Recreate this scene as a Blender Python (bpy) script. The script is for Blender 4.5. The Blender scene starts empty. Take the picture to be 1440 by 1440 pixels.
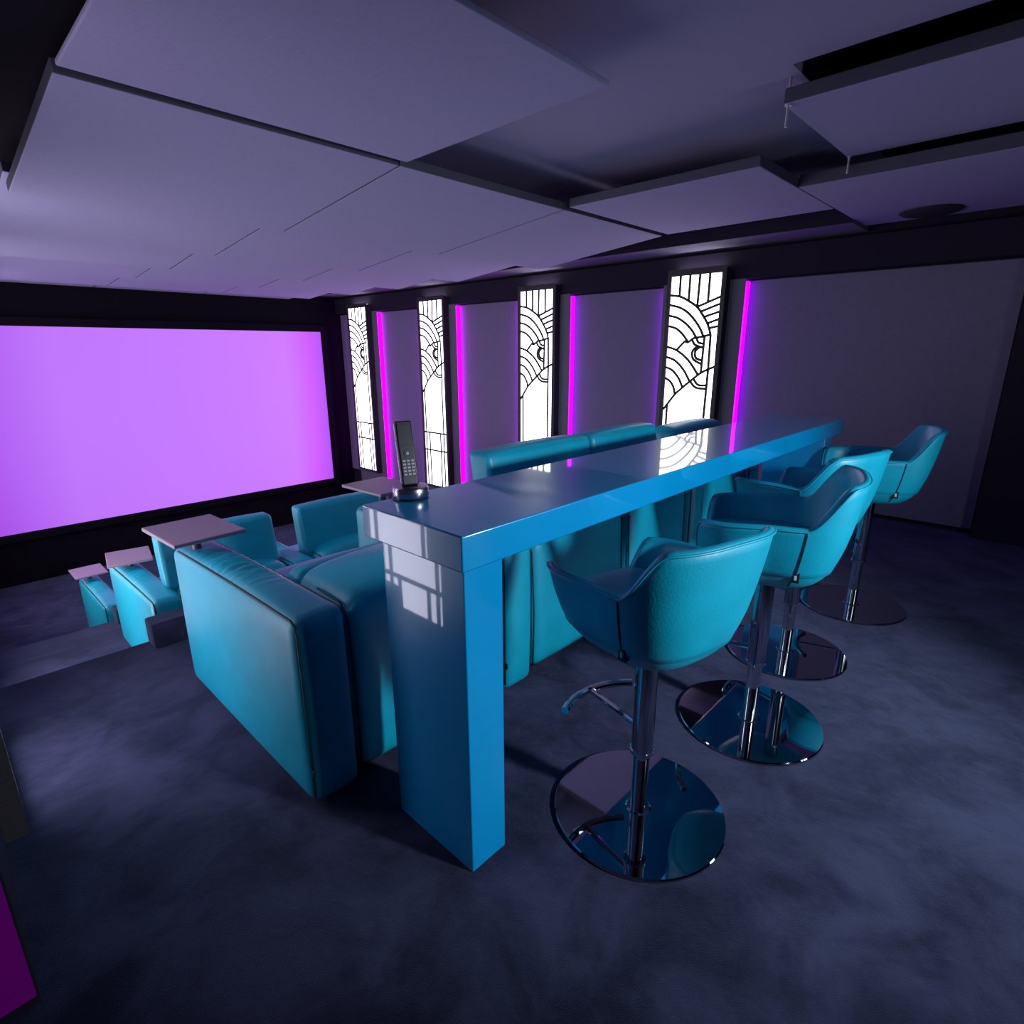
import bpy, bmesh, math, random
import numpy as np
from mathutils import Vector, Matrix

random.seed(7)
scene = bpy.context.scene
COL = scene.collection

# ------------------------------------------------------------------ camera
cam_d = bpy.data.cameras.new('camera')
cam = bpy.data.objects.new('camera', cam_d)
COL.objects.link(cam)
cam_d.sensor_width = 36.0
cam_d.lens = 799.3 / 1440.0 * 36.0
cam_d.clip_start = 0.02
cam_d.clip_end = 60
RX = (0.68935378, -0.20193192, 0.69571177)
RY = (-0.72440617, -0.18525525, 0.6640152)
RZ = (-0.00520161, -0.96171929, -0.27398713)
cam.matrix_world = Matrix(((RX[0], -RX[1], -RX[2], -0.8191),
                           (RY[0], -RY[1], -RY[2], -0.9391),
                           (RZ[0], -RZ[1], -RZ[2], 1.394),
                           (0, 0, 0, 1)))
scene.camera = cam

# ------------------------------------------------------------------ world and exposure
world = bpy.data.worlds.new('world')
scene.world = world
world.use_nodes = True
world.node_tree.nodes['Background'].inputs[0].default_value = (0.10, 0.09, 0.2, 1)
world.node_tree.nodes['Background'].inputs[1].default_value = 0.05
scene.view_settings.view_transform = 'Standard'
scene.view_settings.look = 'None'
scene.view_settings.gamma = 1.0
scene.view_settings.use_curve_mapping = False
scene.view_settings.exposure = 0.0
LAMP_RIGHT = 4.5       # stained light boxes on the wall with the bar end
LAMP_LEFT = 5.0
LAMP_LEFT_FAR = 10.0
LAMP_BACK = 6.0       # lamp added on the rear wall, out of view
LED = 7.0
SCREEN = 1.0
# unseen spotlight added to light bar and stools (its housing is built further down)
SPOT_AT = Vector((0.95, -2.56, 1.55))
SPOT_TO = Vector((1.15, 0.0, 0.55))
sl_d = bpy.data.lights.new('added_spot_beam', 'SPOT')
sl_d.energy = 270
sl_d.color = (0.80, 0.92, 1.0)
sl_d.spot_size = math.radians(78)
sl_d.spot_blend = 0.7
sl_d.shadow_soft_size = 0.12
spot = bpy.data.objects.new('added_spot_beam', sl_d)
COL.objects.link(spot)
spot.location = SPOT_AT
spot.rotation_euler = (SPOT_TO - SPOT_AT).to_track_quat('-Z', 'Y').to_euler()


# ------------------------------------------------------------------ materials
def _mat(name):
    m = bpy.data.materials.new(name)
    m.use_nodes = True
    nt = m.node_tree
    return m, nt, nt.nodes['Principled BSDF']


def principled(name, color, rough=0.5, metal=0.0, coat=0.0, coat_rough=0.05, spec=0.5,
               noise=0.0, nscale=6.0, bump=0.0, bscale=80.0, sheen=0.0, color2=None, detail=4.0):
    m, nt, b = _mat(name)
    b.inputs['Base Color'].default_value = (*color, 1)
    b.inputs['Roughness'].default_value = rough
    b.inputs['Metallic'].default_value = metal
    b.inputs['Coat Weight'].default_value = coat
    b.inputs['Coat Roughness'].default_value = coat_rough
    b.inputs['Specular IOR Level'].default_value = spec
    if sheen:
        b.inputs['Sheen Weight'].default_value = sheen
        b.inputs['Sheen Roughness'].default_value = 0.5
        b.inputs['Sheen Tint'].default_value = (0.6, 0.65, 1.0, 1)
    tc = nt.nodes.new('ShaderNodeTexCoord')
    if noise or color2:
        n = nt.nodes.new('ShaderNodeTexNoise')
        n.inputs['Scale'].default_value = nscale
        n.inputs['Detail'].default_value = detail
        nt.links.new(tc.outputs['Object'], n.inputs['Vector'])
        r = nt.nodes.new('ShaderNodeValToRGB')
        c2 = color2 or tuple(min(1, c * (1 + noise)) for c in color)
        c1 = color if color2 else tuple(c * (1 - noise) for c in color)
        r.color_ramp.elements[0].position = 0.35
        r.color_ramp.elements[1].position = 0.68
        r.color_ramp.elements[0].color = (*c1, 1)
        r.color_ramp.elements[1].color = (*c2, 1)
        nt.links.new(n.outputs['Fac'], r.inputs['Fac'])
        nt.links.new(r.outputs['Color'], b.inputs['Base Color'])
    if bump:
        n2 = nt.nodes.new('ShaderNodeTexNoise')
        n2.inputs['Scale'].default_value = bscale
        n2.inputs['Detail'].default_value = 5
        nt.links.new(tc.outputs['Object'], n2.inputs['Vector'])
        bp = nt.nodes.new('ShaderNodeBump')
        bp.inputs['Strength'].default_value = bump
        bp.inputs['Distance'].default_value = 0.01
        nt.links.new(n2.outputs['Fac'], bp.inputs['Height'])
        nt.links.new(bp.outputs['Normal'], b.inputs['Normal'])
    return m


def emitter(name, color, strength, base=(0.8, 0.8, 0.8)):
    m, nt, b = _mat(name)
    b.inputs['Base Color'].default_value = (*base, 1)
    b.inputs['Roughness'].default_value = 0.35
    b.inputs['Emission Color'].default_value = (*color, 1)
    b.inputs['Emission Strength'].default_value = strength
    return m


M = {}
M['leather'] = principled('teal_leather', (0.0, 0.385, 0.57), 0.46, coat=0.35, coat_rough=0.42, bump=0.10, bscale=160, noise=0.06, nscale=9, spec=0.45)
M['piping'] = principled('dark_teal_piping', (0.002, 0.06, 0.085), 0.5)
M['lacquer'] = principled('blue_lacquer', (0.0, 0.31, 0.68), 0.3, coat=1.0, coat_rough=0.03, bump=0.012, bscale=22)
M['chrome'] = principled('chrome', (0.72, 0.72, 0.76), 0.045, metal=1.0)
M['black_chrome'] = principled('polished_steel', (0.42, 0.42, 0.48), 0.03, metal=1.0)
M['tube'] = principled('tube_chrome', (0.5, 0.5, 0.58), 0.08, metal=1.0)
M['panel'] = principled('lavender_panel_fabric', (0.33, 0.295, 0.49), 0.95, spec=0.1, bump=0.25, bscale=420, noise=0.03, nscale=60)
M['shaded_edge'] = principled('panel_fabric_painted_shade', (0.09, 0.085, 0.13), 0.95, spec=0.1, bump=0.25, bscale=420)  # panel fabric darkened: shade on the side faces put into the colour
M['wall_fabric'] = principled('grey_violet_wall_fabric', (0.19, 0.17, 0.27), 0.95, spec=0.1, bump=0.2, bscale=400, noise=0.04, nscale=30)
M['dark_wall'] = principled('dark_plum_paint', (0.020, 0.014, 0.034), 0.85, spec=0.2, bump=0.1, bscale=200)
M['pilaster'] = principled('slate_pilaster_paint', (0.15, 0.14, 0.20), 0.8, spec=0.2, bump=0.06, bscale=200)
M['black'] = principled('black_velvet', (0.006, 0.004, 0.010), 0.95, spec=0.1, bump=0.1, bscale=300)
M['ceiling'] = principled('grey_ceiling_paint', (0.32, 0.28, 0.45), 0.9, spec=0.15, bump=0.05, bscale=200)
M['soffit'] = principled('dark_soffit_paint', (0.17, 0.15, 0.24), 0.85, spec=0.2, bump=0.06, bscale=200)
M['frame'] = principled('black_frame_wood', (0.028, 0.022, 0.030), 0.6, bump=0.15, bscale=90)
M['came'] = principled('lead_came', (0.012, 0.012, 0.014), 0.6)
M['tray'] = principled('mauve_tray_laminate', (0.36, 0.26, 0.37), 0.4, noise=0.03, nscale=200)
M['phone_black'] = principled('black_phone_plastic', (0.012, 0.010, 0.022), 0.3)
M['phone_grey'] = principled('grey_phone_plastic', (0.10, 0.09, 0.13), 0.35, metal=0.4)
M['key'] = principled('pale_phone_keys', (0.34, 0.30, 0.42), 0.4)
M['silver'] = principled('silver_cradle_metal', (0.42, 0.40, 0.5), 0.25, metal=1.0)
M['tag'] = principled('black_tag', (0.006, 0.006, 0.01), 0.6)
M['tag_mark'] = principled('white_tag_mark', (0.6, 0.6, 0.7), 0.6)
M['rod'] = principled('zinc_rod', (0.6, 0.58, 0.66), 0.4, metal=0.8, bump=0.4, bscale=300)
M['dark_grille'] = principled('dark_speaker_grille', (0.02, 0.017, 0.03), 0.7, bump=0.3, bscale=500)
M['screen_frame'] = M['black']
M['glass_right'] = emitter('backlit_white_glass', (1.0, 0.97, 1.0), LAMP_RIGHT)
M['glass_left'] = emitter('backlit_white_glass_left', (0.88, 0.84, 1.0), LAMP_LEFT)
M['glass_left_far'] = emitter('backlit_white_glass_aisle', (0.95, 0.93, 1.0), LAMP_LEFT_FAR)
M['glass_back'] = emitter('added_rear_lamp_glass', (0.80, 0.92, 1.0), LAMP_BACK)
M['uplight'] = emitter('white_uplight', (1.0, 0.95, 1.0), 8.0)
M['led'] = emitter('magenta_led', (0.42, 0.0, 1.0), LED, (0.02, 0.0, 0.03))
M['led_pink'] = emitter('pink_magenta_led', (0.62, 0.0, 0.9), LED * 1.7, (0.02, 0.0, 0.03))
M['led_dim'] = emitter('dimmed_magenta_led', (0.42, 0.0, 0.55), 0.10, (0.02, 0.0, 0.03))


def carpet_material():
    m, nt, b = _mat('navy_carpet')
    tc = nt.nodes.new('ShaderNodeTexCoord')
    n = nt.nodes.new('ShaderNodeTexNoise')
    n.inputs['Scale'].default_value = 3.2
    n.inputs['Detail'].default_value = 9
    n.inputs['Roughness'].default_value = 0.62
    n.inputs['Distortion'].default_value = 0.5
    nt.links.new(tc.outputs['Object'], n.inputs['Vector'])
    r = nt.nodes.new('ShaderNodeValToRGB')
    r.color_ramp.elements[0].position = 0.40
    r.color_ramp.elements[1].position = 0.62
    r.color_ramp.elements[0].color = (0.011, 0.012, 0.030, 1)
    r.color_ramp.elements[1].color = (0.044, 0.047, 0.098, 1)
    nt.links.new(n.outputs['Fac'], r.inputs['Fac'])
    nt.links.new(r.outputs['Color'], b.inputs['Base Color'])
    b.inputs['Roughness'].default_value = 1.0
    b.inputs['Specular IOR Level'].default_value = 0.05
    b.inputs['Sheen Weight'].default_value = 0.25
    b.inputs['Sheen Roughness'].default_value = 0.5
    b.inputs['Sheen Tint'].default_value = (0.5, 0.55, 1.0, 1)
    n2 = nt.nodes.new('ShaderNodeTexNoise')
    n2.inputs['Scale'].default_value = 350
    n2.inputs['Detail'].default_value = 3
    nt.links.new(tc.outputs['Object'], n2.inputs['Vector'])
    n3 = nt.nodes.new('ShaderNodeTexNoise')
    n3.inputs['Scale'].default_value = 14
    n3.inputs['Detail'].default_value = 6
    nt.links.new(tc.outputs['Object'], n3.inputs['Vector'])
    add = nt.nodes.new('ShaderNodeMath')
    add.operation = 'MULTIPLY_ADD'
    add.inputs[1].default_value = 2.0
    nt.links.new(n3.outputs['Fac'], add.inputs[0])
    nt.links.new(n2.outputs['Fac'], add.inputs[2])
    bp = nt.nodes.new('ShaderNodeBump')
    bp.inputs['Strength'].default_value = 0.5
    bp.inputs['Distance'].default_value = 0.012
    nt.links.new(add.outputs[0], bp.inputs['Height'])
    nt.links.new(bp.outputs['Normal'], b.inputs['Normal'])
    return m


M['carpet'] = carpet_material()


def screen_material():
    m, nt, b = _mat('violet_screen_image')
    tc = nt.nodes.new('ShaderNodeTexCoord')
    sx = nt.nodes.new('ShaderNodeSeparateXYZ')
    nt.links.new(tc.outputs['Object'], sx.inputs[0])
    mr = nt.nodes.new('ShaderNodeMapRange')
    mr.inputs['From Min'].default_value = -2.375
    mr.inputs['From Max'].default_value = 2.375
    nt.links.new(sx.outputs['X'], mr.inputs['Value'])
    r = nt.nodes.new('ShaderNodeValToRGB')
    cr = r.color_ramp
    cr.elements[0].position = 0.0
    cr.elements[0].color = (0.36, 0.05, 0.74, 1)
    cr.elements[1].position = 1.0
    cr.elements[1].color = (0.44, 0.08, 0.90, 1)
    for p, c in ((0.10, (0.42, 0.10, 0.86, 1)), (0.22, (0.50, 0.155, 0.94, 1)), (0.55, (0.54, 0.175, 0.97, 1)), (0.86, (0.60, 0.18, 1.0, 1)), (0.945, (0.62, 0.09, 1.0, 1))):
        e = cr.elements.new(p)
        e.color = c
    nt.links.new(mr.outputs[0], r.inputs['Fac'])
    nt.links.new(r.outputs['Color'], b.inputs['Emission Color'])
    b.inputs['Emission Strength'].default_value = SCREEN
    b.inputs['Base Color'].default_value = (0.04, 0.04, 0.04, 1)
    b.inputs['Roughness'].default_value = 0.9
    return m


M['screen'] = screen_material()


# ------------------------------------------------------------------ mesh helpers
def new_obj(name, data, mat=None, parent=None, loc=(0, 0, 0), smooth=False):
    o = bpy.data.objects.new(name, data)
    COL.objects.link(o)
    o.location = loc
    if mat is not None and data is not None and not data.materials:
        data.materials.append(M[mat] if isinstance(mat, str) else mat)
    if parent is not None:
        o.parent = parent
    return o


def mesh_from(name, verts, faces, smooth=False):
    me = bpy.data.meshes.new(name)
    me.from_pydata([tuple(v) for v in verts], [], [tuple(f) for f in faces])
    me.validate()
    me.update()
    if smooth:
        me.polygons.foreach_set('use_smooth', [True] * len(me.polygons))
    return me


class MB:
    """collects shapes into one mesh"""

    def __init__(self):
        self.v = []
        self.f = []

    def add(self, v, f):
        n = len(self.v)
        self.v += [tuple(p) for p in v]
        self.f += [tuple(i + n for i in q) for q in f]
        return self

    def box(self, x0, x1, y0, y1, z0, z1):
        v = [(x, y, z) for z in (z0, z1) for y in (y0, y1) for x in (x0, x1)]
        return self.add(v, [(0, 2, 3, 1), (4, 5, 7, 6), (0, 1, 5, 4), (1, 3, 7, 5), (3, 2, 6, 7), (2, 0, 4, 6)])

    def tube(self, pts, r, n=10, cap=True):
        pts = [Vector(p) for p in pts]
        rings = []
        up = None
        for i, p in enumerate(pts):
            if i == 0:
                t = pts[1] - pts[0]
            elif i == len(pts) - 1:
                t = pts[-1] - pts[-2]
            else:
                t = (pts[i + 1] - pts[i]).normalized() + (pts[i] - pts[i - 1]).normalized()
            t.normalize()
            if up is None:
                up = Vector((0, 0, 1)) if abs(t.z) < 0.9 else Vector((1, 0, 0))
            a = t.cross(up)
            if a.length < 1e-5:
                a = t.orthogonal()
            a.normalize()
            up = a.cross(t).normalized()
            rr = r[i] if isinstance(r, (list, tuple)) else r
            rings.append([p + a * (math.cos(k * 2 * math.pi / n) * rr) + up * (math.sin(k * 2 * math.pi / n) * rr) for k in range(n)])
        v = [q for ring in rings for q in ring]
        f = []
        for i in range(len(rings) - 1):
            for k in range(n):
                f.append((i * n + k, i * n + (k + 1) % n, (i + 1) * n + (k + 1) % n, (i + 1) * n + k))
        if cap:
            f.append(tuple(range(n))[::-1])
            f.append(tuple((len(rings) - 1) * n + k for k in range(n)))
        return self.add(v, f)

    def lathe(self, prof, n=48, cx=0, cy=0):
        v = []
        for (r, z) in prof:
            for k in range(n):
                a = 2 * math.pi * k / n
                v.append((cx + r * math.cos(a), cy + r * math.sin(a), z))
        f = []
        for i in range(len(prof) - 1):
            for k in range(n):
                f.append((i * n + k, i * n + (k + 1) % n, (i + 1) * n + (k + 1) % n, (i + 1) * n + k))
        f.append(tuple(range(n))[::-1])
        f.append(tuple((len(prof) - 1) * n + k for k in range(n)))
        return self.add(v, f)

    def build(self, name, mat, parent=None, loc=(0, 0, 0), smooth=False, auto=None):
        me = mesh_from(name, self.v, self.f, smooth)
        if auto:
            for p in me.polygons:
                p.use_smooth = True
            me.set_sharp_from_angle(angle=math.radians(auto))
        return new_obj(name, me, mat, parent, loc)


def rbox_mesh(name, x0, x1, y0, y1, z0, z1, r=0.005, seg=2):
    bm = bmesh.new()
    bmesh.ops.create_cube(bm, size=1)
    for v in bm.verts:
        v.co = Vector(((x0 + x1) / 2 + v.co.x * (x1 - x0), (y0 + y1) / 2 + v.co.y * (y1 - y0), (z0 + z1) / 2 + v.co.z * (z1 - z0)))
    bmesh.ops.bevel(bm, geom=bm.edges[:], offset=r, segments=seg, profile=0.5, affect='EDGES')
    big = sorted(bm.faces, key=lambda f: -f.calc_area())[:6]
    for f in bm.faces:
        f.smooth = f not in big
    me = bpy.data.meshes.new(name)
    bm.to_mesh(me)
    bm.free()
    return me


def rbox(name, dims, mat, parent=None, r=0.005, seg=2, loc=(0, 0, 0)):
    return new_obj(name, rbox_mesh(name, *dims, r=r, seg=seg), mat, parent, loc)


def cushion_mesh(name, x0, x1, y0, y1, z0, z1, r, bulge=(0, 0, 0), n=12, disp=None):
    """rounded padded block: each face a grid, corners rounded, faces puffed"""
    h = Vector(((x1 - x0) / 2, (y1 - y0) / 2, (z1 - z0) / 2))
    c = Vector(((x0 + x1) / 2, (y0 + y1) / 2, (z0 + z1) / 2))
    bm = bmesh.new()
    key = {}

    def vert(p):
        k = (round(p[0], 5), round(p[1], 5), round(p[2], 5))
        if k not in key:
            q = Vector((p[0] * h.x, p[1] * h.y, p[2] * h.z))
            inner = Vector((max(-h.x + r, min(h.x - r, q.x)), max(-h.y + r, min(h.y - r, q.y)), max(-h.z + r, min(h.z - r, q.z))))
            d = q - inner
            if d.length > 1e-7:
                m = max(abs(d.x), abs(d.y), abs(d.z))
                q = inner + d.normalized() * m
            u = Vector(p)
            q.x += bulge[0] * u.x * (1 - u.y ** 2) * (1 - u.z ** 2)
            q.y += bulge[1] * u.y * (1 - u.x ** 2) * (1 - u.z ** 2)
            q.z += bulge[2] * u.z * (1 - u.x ** 2) * (1 - u.y ** 2)
            q += c
            if disp:
                q = disp(q, u)
            key[k] = bm.verts.new(q)
        return key[k]

    # non uniform parameter so that the rounded borders get samples
    nn = n if isinstance(n, tuple) else (n, n, n)

    def params(half, n):
        e = min(0.45, r / half)
        a = [-1, -1 + e * 0.25, -1 + e * 0.55, -1 + e]
        inner = [(-1 + e) + (2 - 2 * e) * i / n for i in range(1, n)]
        return a + inner + [-x for x in reversed(a)]
    P = [params(h.x, nn[0]), params(h.y, nn[1]), params(h.z, nn[2])]
    for ax in range(3):
        o1, o2 = (ax + 1) % 3, (ax + 2) % 3
        for s in (-1, 1):
            for i in range(len(P[o1]) - 1):
                for j in range(len(P[o2]) - 1):
                    quad = []
                    for (ii, jj) in ((i, j), (i + 1, j), (i + 1, j + 1), (i, j + 1)):
                        p = [0, 0, 0]
                        p[ax] = s
                        p[o1] = P[o1][ii]
                        p[o2] = P[o2][jj]
                        quad.append(vert(p))
                    if s < 0:
                        quad.reverse()
                    try:
                        f = bm.faces.new(quad)
                        f.smooth = True
                    except ValueError:
                        pass
    me = bpy.data.meshes.new(name)
    bm.to_mesh(me)
    bm.free()
    return me


def cushion(name, dims, mat, parent=None, r=0.04, bulge=(0, 0, 0), n=12, disp=None):
    return new_obj(name, cushion_mesh(name, *dims, r=r, bulge=bulge, n=n, disp=disp), mat, parent)


def thing(name, label, cat, loc=(0, 0, 0), rotz=0.0, group=None):
    o = bpy.data.objects.new(name, None)
    COL.objects.link(o)
    o.empty_display_size = 0.1
    o.location = loc
    o.rotation_euler = (0, 0, rotz)
    return tag(o, label, cat, group)


def tag(o, label, cat, group=None):
    o['label'] = label
    o['category'] = cat
    if group:
        o['group'] = group
    return o


def struct(o):
    o['kind'] = 'structure'
    return o


def copy_tree(o, parent=None):
    c = o.copy()
    COL.objects.link(c)
    c.parent = parent
    for ch in list(o.children):
        copy_tree(ch, c)
    return c


# ------------------------------------------------------------------ the setting
XL, XR = -1.02, 4.66            # faces of the fabric on the side walls
YB, YF = -2.7, 8.4
TIER = [(YB, 2.15, 0.0), (2.15, 4.3, -0.7), (4.3, 6.45, -1.4), (6.45, YF, -1.5)]
fl = MB()
for (a, b, z) in TIER:
    fl.box(XL - 0.25, XR + 0.25, a, b, -1.8, z)
floor = struct(fl.build('floor', 'carpet'))
for (y0, z0) in ((2.15, 0.0), (4.3, -0.7)):      # aisle steps down to the next tier
    for k in range(2):
        MB().box(XL - 0.02, -0.06, y0 + 0.001 + 0.27 * k, y0 + 0.27 * (k + 1), z0 - 0.7, z0 - 0.2333 * (k + 1)).build('step', 'carpet', floor)
# low carpeted upstands along the tier edges
struct(rbox('trim_1', (-0.225, XR - 0.05, 2.03, 2.148, 0.001, 0.13), 'carpet', r=0.008))
struct(rbox('trim_2', (-0.01, XR - 0.05, 4.18, 4.298, -0.699, -0.57), 'carpet', r=0.008))

wall_right = struct(MB().box(XR + 0.04, XR + 0.25, YB, YF, -1.6, 3.0).build('wall_right', 'dark_wall'))
wall_left = struct(MB().box(XL - 0.25, XL - 0.04, YB, YF, -1.6, 3.0).build('wall_left', 'dark_wall'))
struct(MB().box(XL - 0.3, XR + 0.3, YF, YF + 0.15, -1.8, 3.0).build('wall_front', 'black'))
wall_back = struct(MB().box(XL - 0.3, XR + 0.3, YB - 0.15, YB, -0.2, 3.0).build('wall_back', 'dark_wall'))

LAMP_Y = [1.49, 3.47, 5.44, 7.33]         # near edge of the lit glass, wall on the right
LW, LH, LTOP = 0.5, 2.64, 2.06
X_LAMP, X_PIL = 4.5, 4.58


def side_wall(wall, mx, ys, near_pad, far_pad, y_start, panel_z0, pd=0.08, pm='pilaster'):
    """fabric panels between slate pilasters; mx maps a depth (0 = lamp face, + into the wall) to x"""
    prev = y_start
    for i, y in enumerate(ys):
        z0 = -1.5
        a, b = y - near_pad, y + LW + far_pad
        xs = sorted((mx(pd), mx(0.22)))
        MB().box(xs[0], xs[1], a, b, z0, 2.0).build('pilaster', pm, wall)
        if a - prev > 0.05:
            xs = sorted((mx(0.16), mx(0.205)))
            new_obj('acoustic_panel', rbox_mesh('acoustic_panel', xs[0], xs[1], prev + 0.004, a - 0.004, panel_z0[i], 1.985, r=0.006), 'wall_fabric', wall)
        prev = b
    xs = sorted((mx(0.16), mx(0.205)))
    new_obj('acoustic_panel', rbox_mesh('acoustic_panel', xs[0], xs[1], prev + 0.004, YF - 0.02, -0.7, 1.985, r=0.006), 'wall_fabric', wall)


side_wall(wall_right, lambda d: X_LAMP + d, LAMP_Y, 0.185, 0.13, -0.62, [0.04, 0.04, -0.66, -0.75])
# plain dark return beyond the last fabric panel
MB().box(X_LAMP + 0.06, X_LAMP + 0.2, YB, -0.625, 0.0, 2.0).build('wall_return', 'dark_wall', wall_right)
LAMP_YL = [1.115, 3.09, 5.06, 6.95]
XLL = -0.835
side_wall(wall_left, lambda d: XLL - d, LAMP_YL, 0.65, 0.13, YB, [0.04, 0.04, -0.66, -0.75], 0.045, 'dark_wall')

# cornice band above lamps, soffit along the lamp wall
struct(MB().box(X_PIL + 0.01, X_PIL + 0.13, YB, YF, 2.001, 2.24).build('trim_3', 'dark_wall'))
struct(MB().box(XL - 0.05, XL + 0.09, YB, YF, 2.001, 2.5).build('trim_4', 'dark_wall'))
struct(MB().box(4.22, XR + 0.1, 0.415, YF, 2.28, 2.5).build('trim_5', 'soffit'))
struct(MB().box(4.205, 4.219, 0.415, YF, 2.279, 2.5).build('trim_7', 'dark_wall'))

struct(MB().box(XL - 0.1, -0.14, YB, YF, 2.42, 2.499).build('trim_6', 'black'))

# main ceiling: a flat field with an open slot above the bar
ce = MB()
ce.box(XL - 0.2, 1.93, YB, YF, 2.5, 2.6)
ce.box(1.93, XR + 0.2, 0.10, YF, 2.5, 2.6)
ceiling = struct(ce.build('ceiling', 'ceiling'))
vd = MB()
vd.box(1.8, XR + 0.2, YB, 0.6, 2.95, 3.0)
vd.box(1.8, 1.88, YB, 0.12, 2.6, 2.95)
vd.box(1.8, XR + 0.2, 0.10, 0.2, 2.6, 2.95)
vd.build('slot_lining', 'dark_wall', ceiling)

# ------------------------------------------------------------------ hung ceiling panels
CX = [-0.262, 1.143, 2.468, 3.77]


def shade_edges(me, edge='shaded_edge'):
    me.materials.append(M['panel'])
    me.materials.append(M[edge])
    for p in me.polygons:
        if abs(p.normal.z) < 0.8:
            p.material_index = 1  # side faces take the darker colour that stands for shade
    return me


def ceiling_panel(x0, x1, y0, y1, z0, z1, label, group=None, th=0.055, top=2.5, edge='shaded_edge'):
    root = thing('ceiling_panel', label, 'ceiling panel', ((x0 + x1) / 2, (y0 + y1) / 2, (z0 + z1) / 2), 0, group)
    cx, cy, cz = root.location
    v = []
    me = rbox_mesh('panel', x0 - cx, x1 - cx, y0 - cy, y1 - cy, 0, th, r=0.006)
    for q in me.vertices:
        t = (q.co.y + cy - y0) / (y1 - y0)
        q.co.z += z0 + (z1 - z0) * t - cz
    new_obj('panel', shade_edges(me, edge), None, root)
    for sx in (0.4, 0.6):
        for t in (0.4, 0.6):
            z = z0 + (z1 - z0) * t + th - 0.005
            MB().tube([(x0 + (x1 - x0) * sx - cx, y0 + (y1 - y0) * t - cy, z - cz), (x0 + (x1 - x0) * sx - cx, y0 + (y1 - y0) * t - cy, top - cz)], 0.004, 6).build('hanger', 'rod', root)
    return root


ceiling_panel(CX[0], CX[1], 0.44, 1.645, 2.30, 2.295, 'flat lavender ceiling panel left of the open ceiling recess, hung over the first armrest', th=0.02, edge='panel')
ceiling_panel(CX[2], CX[3], 0.412, 1.66, 2.30, 2.30, 'lavender ceiling panel between the open recess and the art-deco lamp wall')
rows = [(1.705, 3.03, 2.292, 2.158), (3.06, 4.26, 2.255, 2.138), (4.20, 5.38, 2.255, 2.138), (5.34, 6.52, 2.255, 2.150), (6.48, 7.70, 2.255, 2.165), (7.6, 8.36, 2.26, 2.2)]
for ri, (y0, y1, z0, z1) in enumerate(rows):
    for ci in range(3):
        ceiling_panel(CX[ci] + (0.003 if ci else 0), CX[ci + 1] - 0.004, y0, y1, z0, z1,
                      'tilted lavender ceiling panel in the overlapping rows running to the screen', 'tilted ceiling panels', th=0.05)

# panels hung over the stools: one high on threaded rods, one lower along the wall
rt = thing('suspended_panel', 'grey panel on threaded rods under the dark ceiling slot over the stools', 'ceiling panel', (2.52, -1.0, 2.4))
new_obj('panel', shade_edges(rbox_mesh('panel', -0.49, 0.49, -1.6, 1.16, 0.0, 0.06, r=0.006)), None, rt)
for (rx, ry) in ((-0.475, 1.145), (0.475, 1.145), (-0.47, -0.5), (0.47, -0.5)):
    m = MB().tube([(rx, ry, -0.085), (rx, ry, 0.55)], 0.0055, 8)
    m.lathe([(0.014, -0.006), (0.014, 0.001)], 12, rx, ry)
    m.build('threaded_rod', 'rod', rt)
lp = thing('lower_panel', 'grey ceiling panel holding the round speaker near the plain wall', 'ceiling panel', (3.8, -1.0, 2.3))
new_obj('panel', shade_edges(rbox_mesh('panel', -0.76, 0.75, -1.65, 1.41, 0.0, 0.07, r=0.006)), None, lp)
for (rx, ry) in ((-0.6, 1.2), (0.6, 1.2), (-0.6, -1.2), (0.6, -1.2)):
    MB().tube([(rx, ry, 0.06), (rx, ry, 0.65)], 0.005, 8).build('hanger', 'rod', lp)
sp = thing('ceiling_speaker', 'dark round speaker set in the ceiling panel', 'speaker', (4.29, -0.05, 2.299))
MB().lathe([(0.185, 0.0), (0.185, -0.006), (0.172, -0.012)], 48).build('rim', 'frame', sp, auto=40)
MB().lathe([(0.17, -0.0125), (0.165, -0.016), (0.03, -0.018)], 48).build('grille', 'dark_grille', sp, auto=40)

# ------------------------------------------------------------------ projection screen
scr = thing('projection_screen', 'large glowing violet cinema screen on the black wall', 'screen', (1.875, 8.36, -0.82))
sm = MB()
sm.v = [(-2.375, 0, 0), (2.375, 0, 0), (2.375, 0, 2.525), (-2.375, 0, 2.525), (-2.375, 0.02, 0), (2.375, 0.02, 0), (2.375, 0.02, 2.525), (-2.375, 0.02, 2.525)]
sm.f = [(0, 1, 2, 3), (5, 4, 7, 6), (4, 5, 1, 0), (3, 2, 6, 7), (1, 5, 6, 2), (4, 0, 3, 7)]
sm.build('surface', 'screen', scr)
fr = MB()
for d in ((-2.48, 2.48, -0.03, 0.038, -0.1, -0.002), (-2.48, 2.48, -0.03, 0.038, 2.527, 2.63), (-2.48, -2.377, -0.03, 0.038, -0.002, 2.527), (2.377, 2.48, -0.03, 0.038, -0.002, 2.527)):
    fr.box(*d)
fr.build('frame', 'screen_frame', scr)

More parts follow.
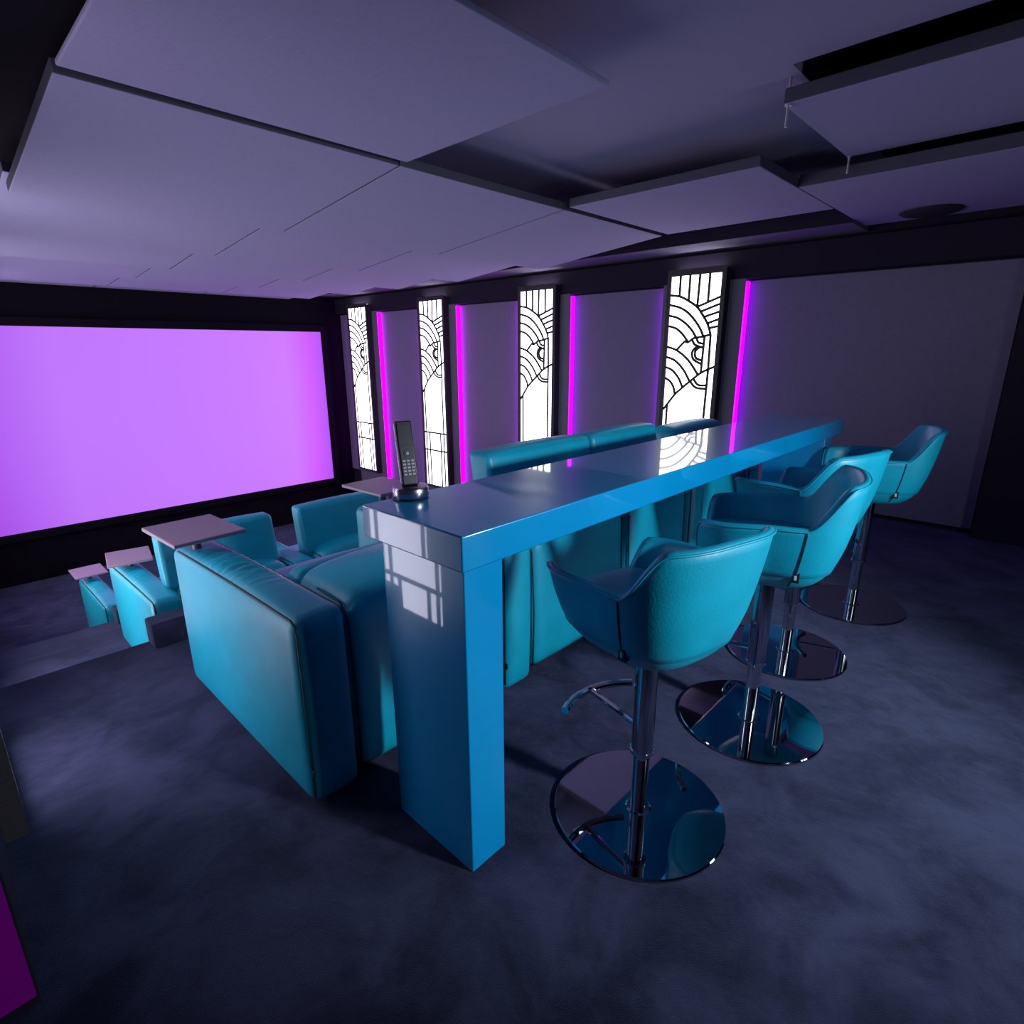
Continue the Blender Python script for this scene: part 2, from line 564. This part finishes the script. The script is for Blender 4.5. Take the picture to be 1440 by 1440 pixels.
# ------------------------------------------------------------------ art-deco light boxes
LEAD = [
    [(0.091, 0.0), (0.093, 0.178)], [(0.189, 0.0), (0.19, 0.226)], [(0.287, 0.0), (0.282, 0.284)], [(0.384, 0.0), (0.384, 0.245)],
    [(0.0, 0.165), (0.101, 0.183), (0.19, 0.226), (0.282, 0.286), (0.356, 0.376), (0.404, 0.451), (0.437, 0.538)],
    [(0.0, 0.254), (0.109, 0.284), (0.2, 0.338), (0.284, 0.422), (0.34, 0.499), (0.368, 0.56)],
    [(0.0, 0.352), (0.087, 0.375), (0.179, 0.431), (0.249, 0.497), (0.297, 0.565)],
    [(0.0, 0.449), (0.081, 0.473), (0.151, 0.526), (0.215, 0.60)],
    [(0.282, 0.284), (0.5, 0.208)], [(0.32, 0.328), (0.5, 0.27)], [(0.357, 0.377), (0.5, 0.337)], [(0.394, 0.436), (0.5, 0.403)], [(0.418, 0.478), (0.5, 0.464)],
    [(0.104, 0.672), (0.178, 0.594), (0.215, 0.604), (0.269, 0.566), (0.345, 0.555), (0.436, 0.536)],
    [(0.256, 0.576), (0.288, 0.624), (0.375, 0.655)], [(0.298, 0.561), (0.322, 0.605), (0.378, 0.618)],
    [(0.32, 0.638), (0.277, 0.672), (0.266, 0.715), (0.290, 0.766), (0.372, 0.805)], [(0.345, 0.646), (0.303, 0.68), (0.296, 0.715), (0.315, 0.752), (0.374, 0.772)],
    [(0.379, 0.55), (0.371, 0.888)], [(0.437, 0.538), (0.442, 0.852), (0.436, 1.304), (0.44, 2.64)],
    [(0.0, 0.645), (0.097, 0.674), (0.206, 0.746), (0.285, 0.829), (0.341, 0.905)],
    [(0.0, 0.741), (0.09, 0.773), (0.186, 0.857), (0.262, 0.968)],
    [(0.0, 0.84), (0.067, 0.866), (0.141, 0.938), (0.192, 1.03)],
    [(0.0, 0.944), (0.053, 0.974), (0.096, 1.033), (0.115, 1.1)],
    [(0.5, 0.829), (0.442, 0.852), (0.362, 0.893), (0.268, 0.967), (0.186, 1.036), (0.116, 1.1), (0.04, 1.2), (0.0, 1.253)],
    [(0.27, 0.967), (0.308, 1.012), (0.36, 1.032), (0.44, 1.033)], [(0.302, 0.942), (0.334, 0.985), (0.372, 1.003), (0.44, 1.001)],
    [(0.038, 1.2), (0.04, 2.64)],
    [(0.0, 1.842), (0.5, 1.842)], [(0.0, 2.105), (0.5, 2.105)],
    [(0.115, 1.842), (0.115, 2.64)], [(0.365, 1.842), (0.365, 2.64)],
]


def smooth_line(pts, k=6):
    if len(pts) < 3:
        return pts
    out = []
    P = [pts[0]] + list(pts) + [pts[-1]]
    for i in range(1, len(P) - 2):
        p0, p1, p2, p3 = [np.array(q) for q in P[i - 1:i + 3]]
        for s in range(k):
            t = s / k
            out.append(tuple(0.5 * ((2 * p1) + (-p0 + p2) * t + (2 * p0 - 5 * p1 + 4 * p2 - p3) * t * t + (-p0 + 3 * p1 - 3 * p2 + p3) * t ** 3)))
    out.append(tuple(pts[-1]))
    return out


STRAIGHT_JOINT = {13, 19}
LINES = [(l if i in STRAIGHT_JOINT else smooth_line(l)) for i, l in enumerate(LEAD)]


def lamp_meshes(LH):
    """pane meshes (one for each piece of glass) and the lead lattice; local: x along width, z up from bottom, -y out"""
    cell = 0.005
    nx, nz = int(LW / cell), int(LH / cell)
    gx, gz = np.meshgrid((np.arange(nx) + 0.5) * cell, (np.arange(nz) + 0.5) * cell)
    wall = np.zeros((nz, nx), bool)
    for l in LINES:
        for a, b in zip(l[:-1], l[1:]):
            a = np.array(a)
            b = np.array(b)
            d = b - a
            L2 = max(d @ d, 1e-9)
            t = np.clip(((gx - a[0]) * d[0] + (gz - a[1]) * d[1]) / L2, 0, 1)
            wall |= (gx - a[0] - t * d[0]) ** 2 + (gz - a[1] - t * d[1]) ** 2 < 0.0055 ** 2
    lab = np.full((nz, nx), -1, int)
    n = 0
    regions = []
    W = wall.tolist()
    seen = [[False] * nx for _ in range(nz)]
    for j in range(nz):
        for i in range(nx):
            if W[j][i] or seen[j][i]:
                continue
            st = [(j, i)]
            seen[j][i] = True
            reg = []
            while st:
                q = st.pop()
                reg.append(q)
                for dj, di in ((1, 0), (-1, 0), (0, 1), (0, -1)):
                    a, b = q[0] + dj, q[1] + di
                    if 0 <= a < nz and 0 <= b < nx and not W[a][b] and not seen[a][b]:
                        seen[a][b] = True
                        st.append((a, b))
            if len(reg) > 8:
                regions.append(reg)
    panes = []
    for reg in regions:
        rows_ = {}
        for j, i in reg:
            rows_.setdefault(j, []).append(i)
        rects = []
        openr = {}
        for j in sorted(rows_):
            xs = sorted(rows_[j])
            runs = []
            s = p = xs[0]
            for x in xs[1:] + [None]:
                if x is None or x != p + 1:
                    runs.append((s, p + 1))
                    s = x
                p = x if x is not None else p
            nxt = {}
            for rn in runs:
                if rn in openr and openr[rn][1] == j:
                    nxt[rn] = [openr[rn][0], j + 1]
                else:
                    nxt[rn] = [j, j + 1]
            for rn, v in openr.items():
                if not (rn in nxt and nxt[rn][0] == v[0]):
                    rects.append((rn[0], rn[1], v[0], v[1]))
            openr = nxt
        for rn, v in openr.items():
            rects.append((rn[0], rn[1], v[0], v[1]))
        mb = MB()
        for (a, b, c, d) in rects:
            x0, x1 = a * cell - LW / 2, b * cell - LW / 2
            zt, zb = LH - c * cell, LH - d * cell
            mb.add([(x0, 0, zb), (x1, 0, zb), (x1, 0, zt), (x0, 0, zt)], [(0, 1, 2, 3)])
        panes.append(mesh_from('glass_pane', mb.v, mb.f))
    came = MB()
    hw, dp = 0.0115, 0.008
    for l in LINES:
        for a, b in zip(l[:-1], l[1:]):
            a = np.array(a)
            b = np.array(b)
            if min(a[1], b[1]) >= LH:
                continue
            d = (b - a) / max(np.linalg.norm(b - a), 1e-6)
            nrm = np.array([-d[1], d[0]]) * hw
            a2, b2 = a - d * 0.002, b + d * 0.002
            q = [a2 + nrm, b2 + nrm, b2 - nrm, a2 - nrm]
            v = [(min(max(p[0], 0), LW) - LW / 2, -dp, LH - min(max(p[1], 0), LH)) for p in q]
            v += [(p[0], 0.001, p[2]) for p in v]
            came.add(v, [(0, 1, 2, 3), (0, 4, 5, 1), (1, 5, 6, 2), (2, 6, 7, 3), (3, 7, 4, 0)])
    cm = mesh_from('lead_came', came.v, came.f)
    fb = MB()
    b, dep = 0.042, 0.08
    fb.box(-LW / 2 - b, -LW / 2, -0.012, dep, -b, LH + b)
    fb.box(LW / 2, LW / 2 + b, -0.012, dep, -b, LH + b)
    fb.box(-LW / 2, LW / 2, -0.012, dep, -b, 0)
    fb.box(-LW / 2, LW / 2, -0.012, dep, LH, LH + b)
    fb.box(-LW / 2, LW / 2, 0.05, dep - 0.002, 0, LH)
    fm = mesh_from('box_frame', fb.v, fb.f)
    return panes, cm, fm


LH_TOP = 2.02            # lamps that stand on the top tier end above its floor
VARIANT = {True: lamp_meshes(LH), False: lamp_meshes(LH_TOP)}
PANE_SETS = {}


def pane_set(kind, tall):
    if (kind, tall) not in PANE_SETS:
        PANE_SETS[(kind, tall)] = []
        for p in VARIANT[tall][0]:
            q = p.copy()
            q.name = 'glass_pane'
            q.materials.append(M[kind])
            PANE_SETS[(kind, tall)].append(q)
    return PANE_SETS[(kind, tall)]


def wall_lamp(loc, rotz, kind, label, group=None, tall=True, uplight=False):
    t = thing('wall_lamp', label, 'wall lamp', loc, rotz, group)
    new_obj('frame', VARIANT[tall][2], 'frame', t)
    new_obj('lead_came', VARIANT[tall][1], 'came', t)
    for p in pane_set(kind, tall):
        new_obj('glass_pane', p, None, t)
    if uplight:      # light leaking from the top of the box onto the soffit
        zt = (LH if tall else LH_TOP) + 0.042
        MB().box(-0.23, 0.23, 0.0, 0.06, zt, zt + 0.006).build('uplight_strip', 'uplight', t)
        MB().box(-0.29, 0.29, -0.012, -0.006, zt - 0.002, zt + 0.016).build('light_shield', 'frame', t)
    return t


ZB = LTOP - LH
LL = ['tall art-deco stained-glass wall lamp beside the plain wall stretch past the bar end',
      'tall art-deco stained-glass wall lamp, second of its wall from the plain stretch',
      'tall art-deco stained-glass wall lamp seen behind the cordless phone, second from the screen',
      'tall art-deco stained-glass wall lamp next to the cinema screen']
for i, y in enumerate(LAMP_Y):
    wall_lamp((X_LAMP, y + LW / 2, ZB if i else LTOP - LH_TOP), -math.pi / 2, 'glass_right', LL[i], 'art-deco lamps on the wall', i > 0, True)
for i, y in enumerate(LAMP_YL):
    wall_lamp((XLL, y + LW / 2, ZB if i else LTOP - LH_TOP), math.pi / 2, 'glass_left_far' if i else 'glass_left', 'tall art-deco stained-glass wall lamp on the aisle wall by the armrests', 'art-deco lamps on the aisle wall', i > 0)

# unseen rear lamp added to light bar and stools: same design, shortened
def added_rear_lamp(x):
    t = wall_lamp((x, YB + 0.085, 0.1), math.pi, 'glass_back', 'added art-deco stained-glass wall lamp out of view on the rear wall behind the stools', 'added lamps on the rear wall', False)
    t.scale = (0.8, 1, 0.72)


for x in (1.9,):
    added_rear_lamp(x)

# ------------------------------------------------------------------ magenta led strips on the pilaster reveals
def led(x0, x1, y0, y1, z0, z1, label, group, mat='led'):
    o = rbox('led_strip', (x0 - (x0 + x1) / 2, x1 - (x0 + x1) / 2, y0 - (y0 + y1) / 2, y1 - (y0 + y1) / 2, 0, z1 - z0), mat, None, r=0.002, seg=1, loc=((x0 + x1) / 2, (y0 + y1) / 2, z0))
    tag(o, label, 'led strip', group)


LN = ['bordering the plain wall stretch', 'on the panel beside the second lamp', 'on the panel beside the lamp behind the phone', 'on the panel beside the lamp next to the screen']
LZ = [0.05, 0.05, -0.65, -0.72]
for i, y in enumerate(LAMP_Y):
    led(X_PIL + 0.008, X_PIL + 0.074, y - 0.185 - 0.012, y - 0.185 - 0.0005, LZ[i], 1.975, 'bright magenta vertical led strip ' + LN[i], 'magenta led strips', 'led' if i < 2 else 'led_pink')
    led(X_PIL + 0.02, X_PIL + 0.074, y + LW + 0.1305, y + LW + 0.142, LZ[min(i + 1, 3)], 1.975, 'magenta led strip tucked behind the far side of a lamp pilaster', 'hidden magenta led strips', 'led_pink' if i else 'led')
for i, y in enumerate(LAMP_YL[:2]):
    led(XLL - 0.15, XLL - 0.05, y - 0.65 - 0.012, y - 0.65 - 0.0005, 0.03, 1.975, 'magenta led strip on the aisle wall at floor level', 'aisle wall led strips', 'led_dim')

# ------------------------------------------------------------------ bar table
bar = thing('bar_table', 'long glossy blue lacquered bar table behind the back row of armchairs', 'bar table', (0, 0, 0))
rbox('worktop', (-0.038, 2.945, -0.04, 0.36, 0.912, 1.0), 'lacquer', bar, r=0.004, seg=2)
rbox('end_leg', (0.0, 0.13, 0.0, 0.335, 0.0, 0.9125), 'lacquer', bar, r=0.004, seg=2)
rbox('end_leg', (2.77, 2.90, 0.0, 0.335, 0.0, 0.9125), 'lacquer', bar, r=0.004, seg=2)


# ------------------------------------------------------------------ cinema armchairs
def wrinkle(q, u):
    # soft transverse creases on the pillow of the arm
    if u.z > 0.5:
        y = q.y
        w = math.exp(-((y - 0.60) / 0.2) ** 2) * max(0, 1 - abs(u.x) ** 2)
        q.z += w * 0.0065 * (math.sin(y * 190 + 26 * q.x + 2.5 * math.sin(y * 31 + 4 * q.x)) + 0.4 * math.sin(y * 97 - 30 * q.x))
    # the arm falls slightly to the front and leans in at its foot
    q.z -= 0.028 * max(0, min(1, q.y / 1.08)) * max(0, u.z)
    return q


def arm_mesh():
    h = cushion_mesh('armrest', -0.172, 0.0, -0.015, 1.075, 0.015, 0.655, r=0.042, bulge=(0.010, 0.02, 0.018), n=(10, 120, 12), disp=wrinkle)
    return h


ARM = arm_mesh()
ARM.materials.append(M['leather'])


def back_shape(q, u):
    # top sags to the rear, rear face rolls
    t = max(0, u.z)
    q.z -= 0.035 * t * t * abs(u.x) ** 4
    q.y += 0.03 * t * (q.z - 0.3) if u.y < 0 else 0
    return q


def add_arm(root, x, tray, name='armrest'):
    a = new_obj(name, ARM, None, root, (x, 0, 0))
    p = MB()
    p2 = MB()
    for (mb, sx, ox) in ((p, -1, -0.1605), (p2, 1, -0.0115)):
        mb.tube([(ox - sx * -0.002, -0.0045, 0.05), (ox, -0.0055, 0.3), (ox, -0.0035, 0.60), (ox, 0.004, 0.634), (ox, 0.03, 0.6425)]
                + [(ox, 0.03 + 0.98 * k / 10, 0.6425 - 0.0265 * k / 10 + 0.004 * math.sin(math.pi * k / 10)) for k in range(1, 11)], 0.0045, 6)
    p.build('piping', 'piping', a, smooth=True)
    p2.build('piping', 'piping', a, smooth=True)
    rbox('maker_tag', (-0.169, -0.163, -0.022, -0.010, 0.13, 0.155), 'tag', a, r=0.001, seg=1)
    if tray:
        tr = thing_part(root, 'tray_table', (x - 0.115 + tray[0], 0.93 + tray[1], 0.0), tray[2])
    return a


TRAY = rbox_mesh('tray_top', -0.132, 0.132, -0.168, 0.168, 0.706, 0.722, r=0.004)
TRAY.materials.append(M['tray'])


def thing_part(root, name, loc, rz):
    o = new_obj(name, TRAY, None, root, loc)
    o.rotation_euler = (0, 0, rz)
    MB().lathe([(0.02, 0.60), (0.02, 0.70), (0.05, 0.702), (0.05, 0.7065)], 16).build('swivel_post', 'phone_grey', o, auto=40)
    return o


def make_chair(loc, w, label, group, arms, trays, head, base=True):
    root = thing('cinema_armchair', label, 'armchair', loc, 0, group)
    rbox('base', (0.02, w - 0.02, 0.06, 0.98, 0.0, 0.25), 'black', root, r=0.01)
    bk = cushion('backrest', (0.003, w - 0.003, 0.0, 0.37, 0.03, 0.672), 'leather', root, r=0.055, bulge=(0.0, 0.012, 0.03), n=14, disp=back_shape)
    for x in (0.012, w - 0.012):
        MB().tube([(x, 0.012, 0.06), (x, 0.006, 0.3), (x, 0.018, 0.58), (x, 0.06, 0.635), (x, 0.2, 0.64)], 0.004, 6).build('piping', 'piping', bk, smooth=True)
    cushion('seat', (0.006, w - 0.006, 0.33, 1.02, 0.25, 0.435), 'leather', root, r=0.05, bulge=(0, 0.015, 0.03), n=12)
    cushion('footrest', (0.01, w - 0.01, 1.0, 1.085, 0.06, 0.40), 'leather', root, r=0.03, bulge=(0, 0.012, 0), n=10)
    if head == 'up':
        hd = cushion('headrest', (-0.035, w - 0.01, 0.20, 0.33, 0.60 if loc[2] < 0 else 0.672, 0.975), 'leather', root, r=0.026, bulge=(0.006, 0.014, 0.012), n=12,
                     disp=lambda q, u: q + Vector((0, (q.z - 0.80) * 0.16, 0)))
        for x in (0.2 * w, 0.8 * w):
            MB().tube([(x, 0.24, 0.6), (x, 0.25, 0.72)], 0.008, 8).build('headrest_stem', 'chrome', hd, smooth=True)
    elif head == 'tipped':
        cushion('headrest', (0.0, w + 0.01, 0.18, 0.36, 0.69, 0.925), 'leather', root, r=0.05, bulge=(0.006, 0.014, 0.012), n=12,
                disp=lambda q, u: q + Vector((0, (q.z - 0.8) * 0.3, 0)))
    else:
        cushion('headrest', (0.01, w - 0.01, 0.345, 0.45, 0.42, 0.645), 'leather', root, r=0.04, bulge=(0.0, 0.014, 0.012), n=12)
    if 'l' in arms:
        add_arm(root, 0.0 - 0.003, trays.get('l'))
    if 'r' in arms:
        add_arm(root, w + 0.172 + 0.003, trays.get('r'))
    return root


G1, G2, G3 = 'armchairs in the back row', 'armchairs in the middle row', 'armchairs in the front row'
Y0 = 0.528
make_chair((-0.018, Y0, 0), 0.672, 'teal leather cinema armchair with low back beside the aisle, next to the bar end', G1, 'lr', {'l': (0.0, 0.0, 0.05), 'r': (0.09, 0.09, 0.05)}, 'down')
make_chair((0.846, Y0, 0), 0.70, 'teal leather armchair under the bar, its raised headrest beside the phone', G1, '', {}, 'up')
make_chair((1.588, Y0, 0), 0.615, 'teal leather armchair under the bar with raised headrest in front of the second lamp', G1, '', {}, 'up')
make_chair((2.395, Y0, 0), 0.665, 'teal leather armchair by the far bar end with tipped headrest before the nearest lamp', G1, 'lr', {}, 'tipped')
SX, SY, SZ = 0.2, 2.15, -0.7
LB = ['teal leather armchair with mauve tray, middle row beside the aisle', 'teal leather armchair with raised headrest, middle row, second from the aisle', 'teal leather armchair in the middle row beyond the phone']
make_chair((0.122, Y0 + 2.25, -0.7), 0.71, LB[0], G2, 'lr', {'l': (0.035, -0.11, -0.17)}, 'up')
make_chair((1.055, Y0 + 2.25, -0.7), 0.712, LB[1], G2, '', {}, 'up')
make_chair((0.18, Y0 + 4.25, -1.4), 0.66, 'teal leather armchair with mauve tray in the front row nearest the screen', G3, 'lr', {'l': (0.02, 0.0, 0.0)}, 'down')


# ------------------------------------------------------------------ bar stools
def smoothstep(a, b, x):
    t = max(0.0, min(1.0, (x - a) / (b - a)))
    return t * t * (3 - 2 * t)


PROF = [(0.575, 0.44), (0.582, 0.55), (0.60, 0.66), (0.63, 0.765), (0.67, 0.85), (0.73, 0.925), (0.80, 0.985), (0.88, 1.04), (0.96, 1.085)]


def rho(z):
    for (a, ra), (b, rb) in zip(PROF[:-1], PROF[1:]):
        if z <= b:
            return ra + (rb - ra) * max(0, (z - a)) / (b - a)
    return PROF[-1][1]


def plan(th):
    n = 2.9
    s, c = math.sin(th), math.cos(th)
    r = (abs(s) ** n + abs(c) ** n) ** (-1 / n)
    b = 0.245 if c > 0 else 0.285
    a = 0.236 if c > 0 else 0.236 + 0.03 * abs(c)
    return Vector((a * r * s, -b * r * c, 0))


def rim(th):
    d = abs(math.degrees(th))
    if d > 180:
        d = 360 - d
    h = 0.962 - 0.012 * (d / 50) ** 2 if d < 50 else 0.950
    h = h + (0.815 - h) * smoothstep(42, 67, d)
    h -= 0.012 * smoothstep(90, 140, d)
    h += (0.69 - h) * smoothstep(134, 151, d)
    return h


def stool_shell():
    nt_, nv = 120, 16
    outer, inner = [], []
    th_ = 0.026
    for k in range(nt_):
        t = -math.pi + 2 * math.pi * k / nt_
        h = rim(t)
        p = plan(t)
        col_o, col_i = [], []
        for j in range(nv + 1):
            u = (j / nv) ** 1.25
            z = 0.575 + (h - 0.575) * u
            col_o.append((p.x * rho(z), p.y * rho(z), z))
        L = p.length
        for j in range(9):
            z = h - 0.002 - (h - 0.64) * (j / 8.0)
            z = max(z, 0.63)
            f = rho(z) - th_ / L
            col_i.append((p.x * f, p.y * f, z))
        mid = (p.x * (rho(h) - 0.5 * th_ / L), p.y * (rho(h) - 0.5 * th_ / L), h + 0.008)
        outer.append(col_o + [mid] + col_i)
    m = len(outer[0])
    v = [q for c in outer for q in c]
    f = []
    for k in range(nt_):
        k2 = (k + 1) % nt_
        for j in range(m - 1):
            f.append((k * m + j, k2 * m + j, k2 * m + j + 1, k * m + j + 1))
    f.append(tuple(k * m for k in range(nt_))[::-1])
    f.append(tuple(k * m + m - 1 for k in range(nt_)))
    return mesh_from('shell', v, f, True)


def stool_parts():
    parts = []
    parts.append(('shell', stool_shell(), 'leather', 'shell'))
    # seat pad
    v, f = [], []
    nt_ = 60
    prof = [(0.70, 0.632), (0.84, 0.645), (0.885, 0.68), (0.87, 0.708), (0.80, 0.722), (0.55, 0.73), (0.25, 0.732)]
    for (s, z) in prof:
        for k in range(nt_):
            t = 2 * math.pi * k / nt_
            p = plan(t)
            fr_ = s * (1.0 if abs(math.degrees(t) - 180) > 40 else 1.02)
            v.append((p.x * fr_ * 0.97, p.y * fr_ * 0.97, z - 0.006 * (1 if s < 0.4 else 0)))
    for i in range(len(prof) - 1):
        for k in range(nt_):
            k2 = (k + 1) % nt_
            f.append((i * nt_ + k, i * nt_ + k2, (i + 1) * nt_ + k2, (i + 1) * nt_ + k))
    f.append(tuple(range(nt_))[::-1])
    f.append(tuple((len(prof) - 1) * nt_ + k for k in range(nt_)))
    parts.append(('seat', mesh_from('seat', v, f, True), 'leather', None))
    # rim piping
    pts = []
    for k in range(121):
        t = -math.pi * 0.83 + 2 * math.pi * 0.83 * k / 120
        h = rim(t)
        p = plan(t) * (rho(h) + 0.004)
        pts.append((p.x, p.y, h - 0.002))
    a = MB().tube(pts, 0.0038, 6)
    parts.append(('rim_piping', mesh_from('rim_piping', a.v, a.f, True), 'leather', 'child'))
    # side seams
    s = MB()
    for sg in (-1, 1):
        t = math.radians(67) * sg
        pts = []
        h = rim(t)
        for j in range(14):
            z = 0.60 + (h - 0.602) * j / 13
            p = plan(t) * (rho(z) + 0.004)
            pts.append((p.x, p.y, z))
        s = MB().tube(pts, 0.0028, 6)
        parts.append(('seam', mesh_from('seam', s.v, s.f, True), 'piping', 'child'))
    tg, tm = MB(), MB()
    for sg in (-1,):
        t = math.radians(66) * sg
        p = plan(t) * (rho(0.64) + 0.02)
        q = plan(t) * (rho(0.66) + 0.02)
        c = Vector((p.x, p.y, 0.645))
        tg.box(c.x - 0.006, c.x + 0.012, c.y - 0.011, c.y + 0.011, 0.628, 0.664)
        tm.box(c.x - 0.0066, c.x - 0.006, c.y - 0.004, c.y + 0.004, 0.638, 0.654)
    parts.append(('maker_tag', mesh_from('maker_tag', tg.v, tg.f), 'tag', 'child'))
    parts.append(('tag_mark', mesh_from('tag_mark', tm.v, tm.f), 'tag_mark', 'child'))
    sl = MB().lathe([(0.033, 0.225), (0.033, 0.60)], 32)
    parts.append(('sleeve', mesh_from('sleeve', sl.v, sl.f), 'tube', 'smooth'))
    rg = MB().lathe([(0.033, 0.216), (0.0365, 0.218), (0.0365, 0.228), (0.033, 0.230)], 32)
    parts.append(('ring', mesh_from('ring', rg.v, rg.f), 'chrome', 'smooth'))
    po = MB().lathe([(0.025, 0.008), (0.025, 0.225)], 32)
    parts.append(('post', mesh_from('post', po.v, po.f), 'chrome', 'smooth'))
    bs = MB().lathe([(0.258, 0.0), (0.262, 0.003), (0.262, 0.009), (0.259, 0.0125), (0.040, 0.0125), (0.034, 0.016), (0.030, 0.016)], 96)
    parts.append(('base_plate', mesh_from('base_plate', bs.v, bs.f), 'black_chrome', 'smooth'))
    ft = MB()
    ft.tube([(0, 0.02, 0.295), (0, 0.235, 0.295)], 0.010, 10)
    arc = []
    for k in range(13):
        a = math.radians(-36 + 72 * k / 12)
        arc.append((0.245 * math.sin(a), 0.245 * math.cos(a), 0.297))
    ft.tube(arc, 0.0125, 10)
    parts.append(('footrest', mesh_from('footrest', ft.v, ft.f), 'chrome', 'smooth'))
    return parts


SP = stool_parts()


def make_stool(loc, rz, lift, label):
    t = thing('bar_stool', label, 'bar stool', loc, rz, 'teal bar stools along the bar')
    shell = None
    for (n, me, mat, flag) in SP:
        if not me.materials:
            me.materials.append(M[mat])
            if flag == 'smooth':
                for p in me.polygons:
                    p.use_smooth = True
                me.set_sharp_from_angle(angle=math.radians(20))
        up = n in ('shell', 'seat')
        if flag == 'child':
            new_obj(n, me, None, shell)
        else:
            o = new_obj(n, me, None, t, (0, 0, lift if up else 0))
            if n == 'shell':
                shell = o
            if n == 'sleeve':
                o.location.z = 0
                o.scale.z = 1.0
                o.location.z = lift
            if n == 'ring':
                o.location.z = lift
            if n == 'footrest':
                o.location.z = lift * 0.5
            if n == 'post':
                o.scale.z = 1.0 + lift / 0.22
    return t


make_stool((0.512, -0.21, 0), math.radians(-14), 0.0, 'teal bar stool standing at the near end of the bar beside the end leg')
make_stool((1.2, -0.283, 0), math.radians(18), 0.035, 'teal bar stool, second along the bar from the end with the phone')
make_stool((1.84, -0.20, 0), math.radians(-14), 0.03, 'teal bar stool, third along the bar from the end with the phone')
make_stool((2.63, -0.29, 0), math.radians(18), 0.045, 'teal bar stool at the bar end beside the plain wall')

# ------------------------------------------------------------------ cordless phone in its cradle
cr_ = thing('phone_cradle', 'round silver phone cradle on the bar top', 'phone cradle', (0.098, 0.325, 1.0), math.radians(-18))
MB().lathe([(0.050, 0.0), (0.052, 0.003), (0.050, 0.006)], 40).build('rubber_foot', 'phone_black', cr_, auto=40)
MB().lathe([(0.049, 0.006), (0.0505, 0.009), (0.0505, 0.03), (0.048, 0.034), (0.03, 0.0345)], 40).build('body', 'silver', cr_, auto=35)
ph = thing('cordless_phone', 'slim black cordless phone handset standing in the cradle', 'phone', (0.098, 0.325, 1.0345), math.radians(-18))
ph.rotation_euler = (math.radians(-14), 0, math.radians(-18))
rbox('handset', (-0.0235, 0.0235, -0.009, 0.011, 0.001, 0.178), 'phone_black', ph, r=0.004, seg=3)
rbox('side_trim', (-0.0245, 0.0245, 0.001, 0.0115, 0.004, 0.174), 'silver', ph, r=0.003, seg=2)
rbox('display', (-0.0195, 0.0195, -0.0098, -0.0085, 0.112, 0.168), 'phone_black', ph, r=0.0005, seg=1)
rbox('keypad_plate', (-0.019, 0.019, -0.0100, -0.0085, 0.024, 0.108), 'phone_black', ph, r=0.0005, seg=1)
for (r_, h_, nm, mt) in ((0.010, 0.002, 'navigation_key', 'phone_black'), (0.004, 0.0028, 'select_key', 'key')):
    nk = MB().lathe([(r_, 0.0), (r_, h_)], 20).build(nm, mt, ph, auto=40)
    nk.rotation_euler = (math.pi / 2, 0, 0)
    nk.location = (0, -0.0095, 0.088)
km = rbox_mesh('key', -0.0042, 0.0042, -0.0006, 0.0006, -0.0026, 0.0026, r=0.0004, seg=1)
km.materials.append(M['key'])
for rr in range(5):
    for cc in range(3):
        new_obj('key', km, None, ph, ((cc - 1) * 0.012, -0.0104, 0.068 - rr * 0.0093))

# ------------------------------------------------------------------ housing of the added spotlight, out of view on the rear wall, shining at the bar
sph = thing('added_spotlight', 'added black round spotlight out of view on the rear wall, aimed at the bar', 'spotlight', tuple(SPOT_AT))
MB().box(-0.06, 0.06, -0.139, -0.12, -0.06, 0.06).build('wall_plate', 'frame', sph)
MB().tube([(0, -0.125, 0), (0, -0.06, -0.01)], 0.015, 10).build('arm', 'frame', sph)
hs = MB()
n_ = 32
for k in range(n_):
    a0, a1 = 2 * math.pi * k / n_, 2 * math.pi * (k + 1) / n_
    p = [(0.15 * math.cos(a), 0.15 * math.sin(a), -0.03) for a in (a0, a1)]
    q = [(0.15 * math.cos(a), 0.15 * math.sin(a), 0.07) for a in (a0, a1)]
    hs.add([p[0], p[1], q[1], q[0], (0, 0, 0.07)], [(0, 1, 2, 3), (3, 2, 4)])
ho = hs.build('housing', 'frame', sph)
ho.rotation_euler = spot.rotation_euler
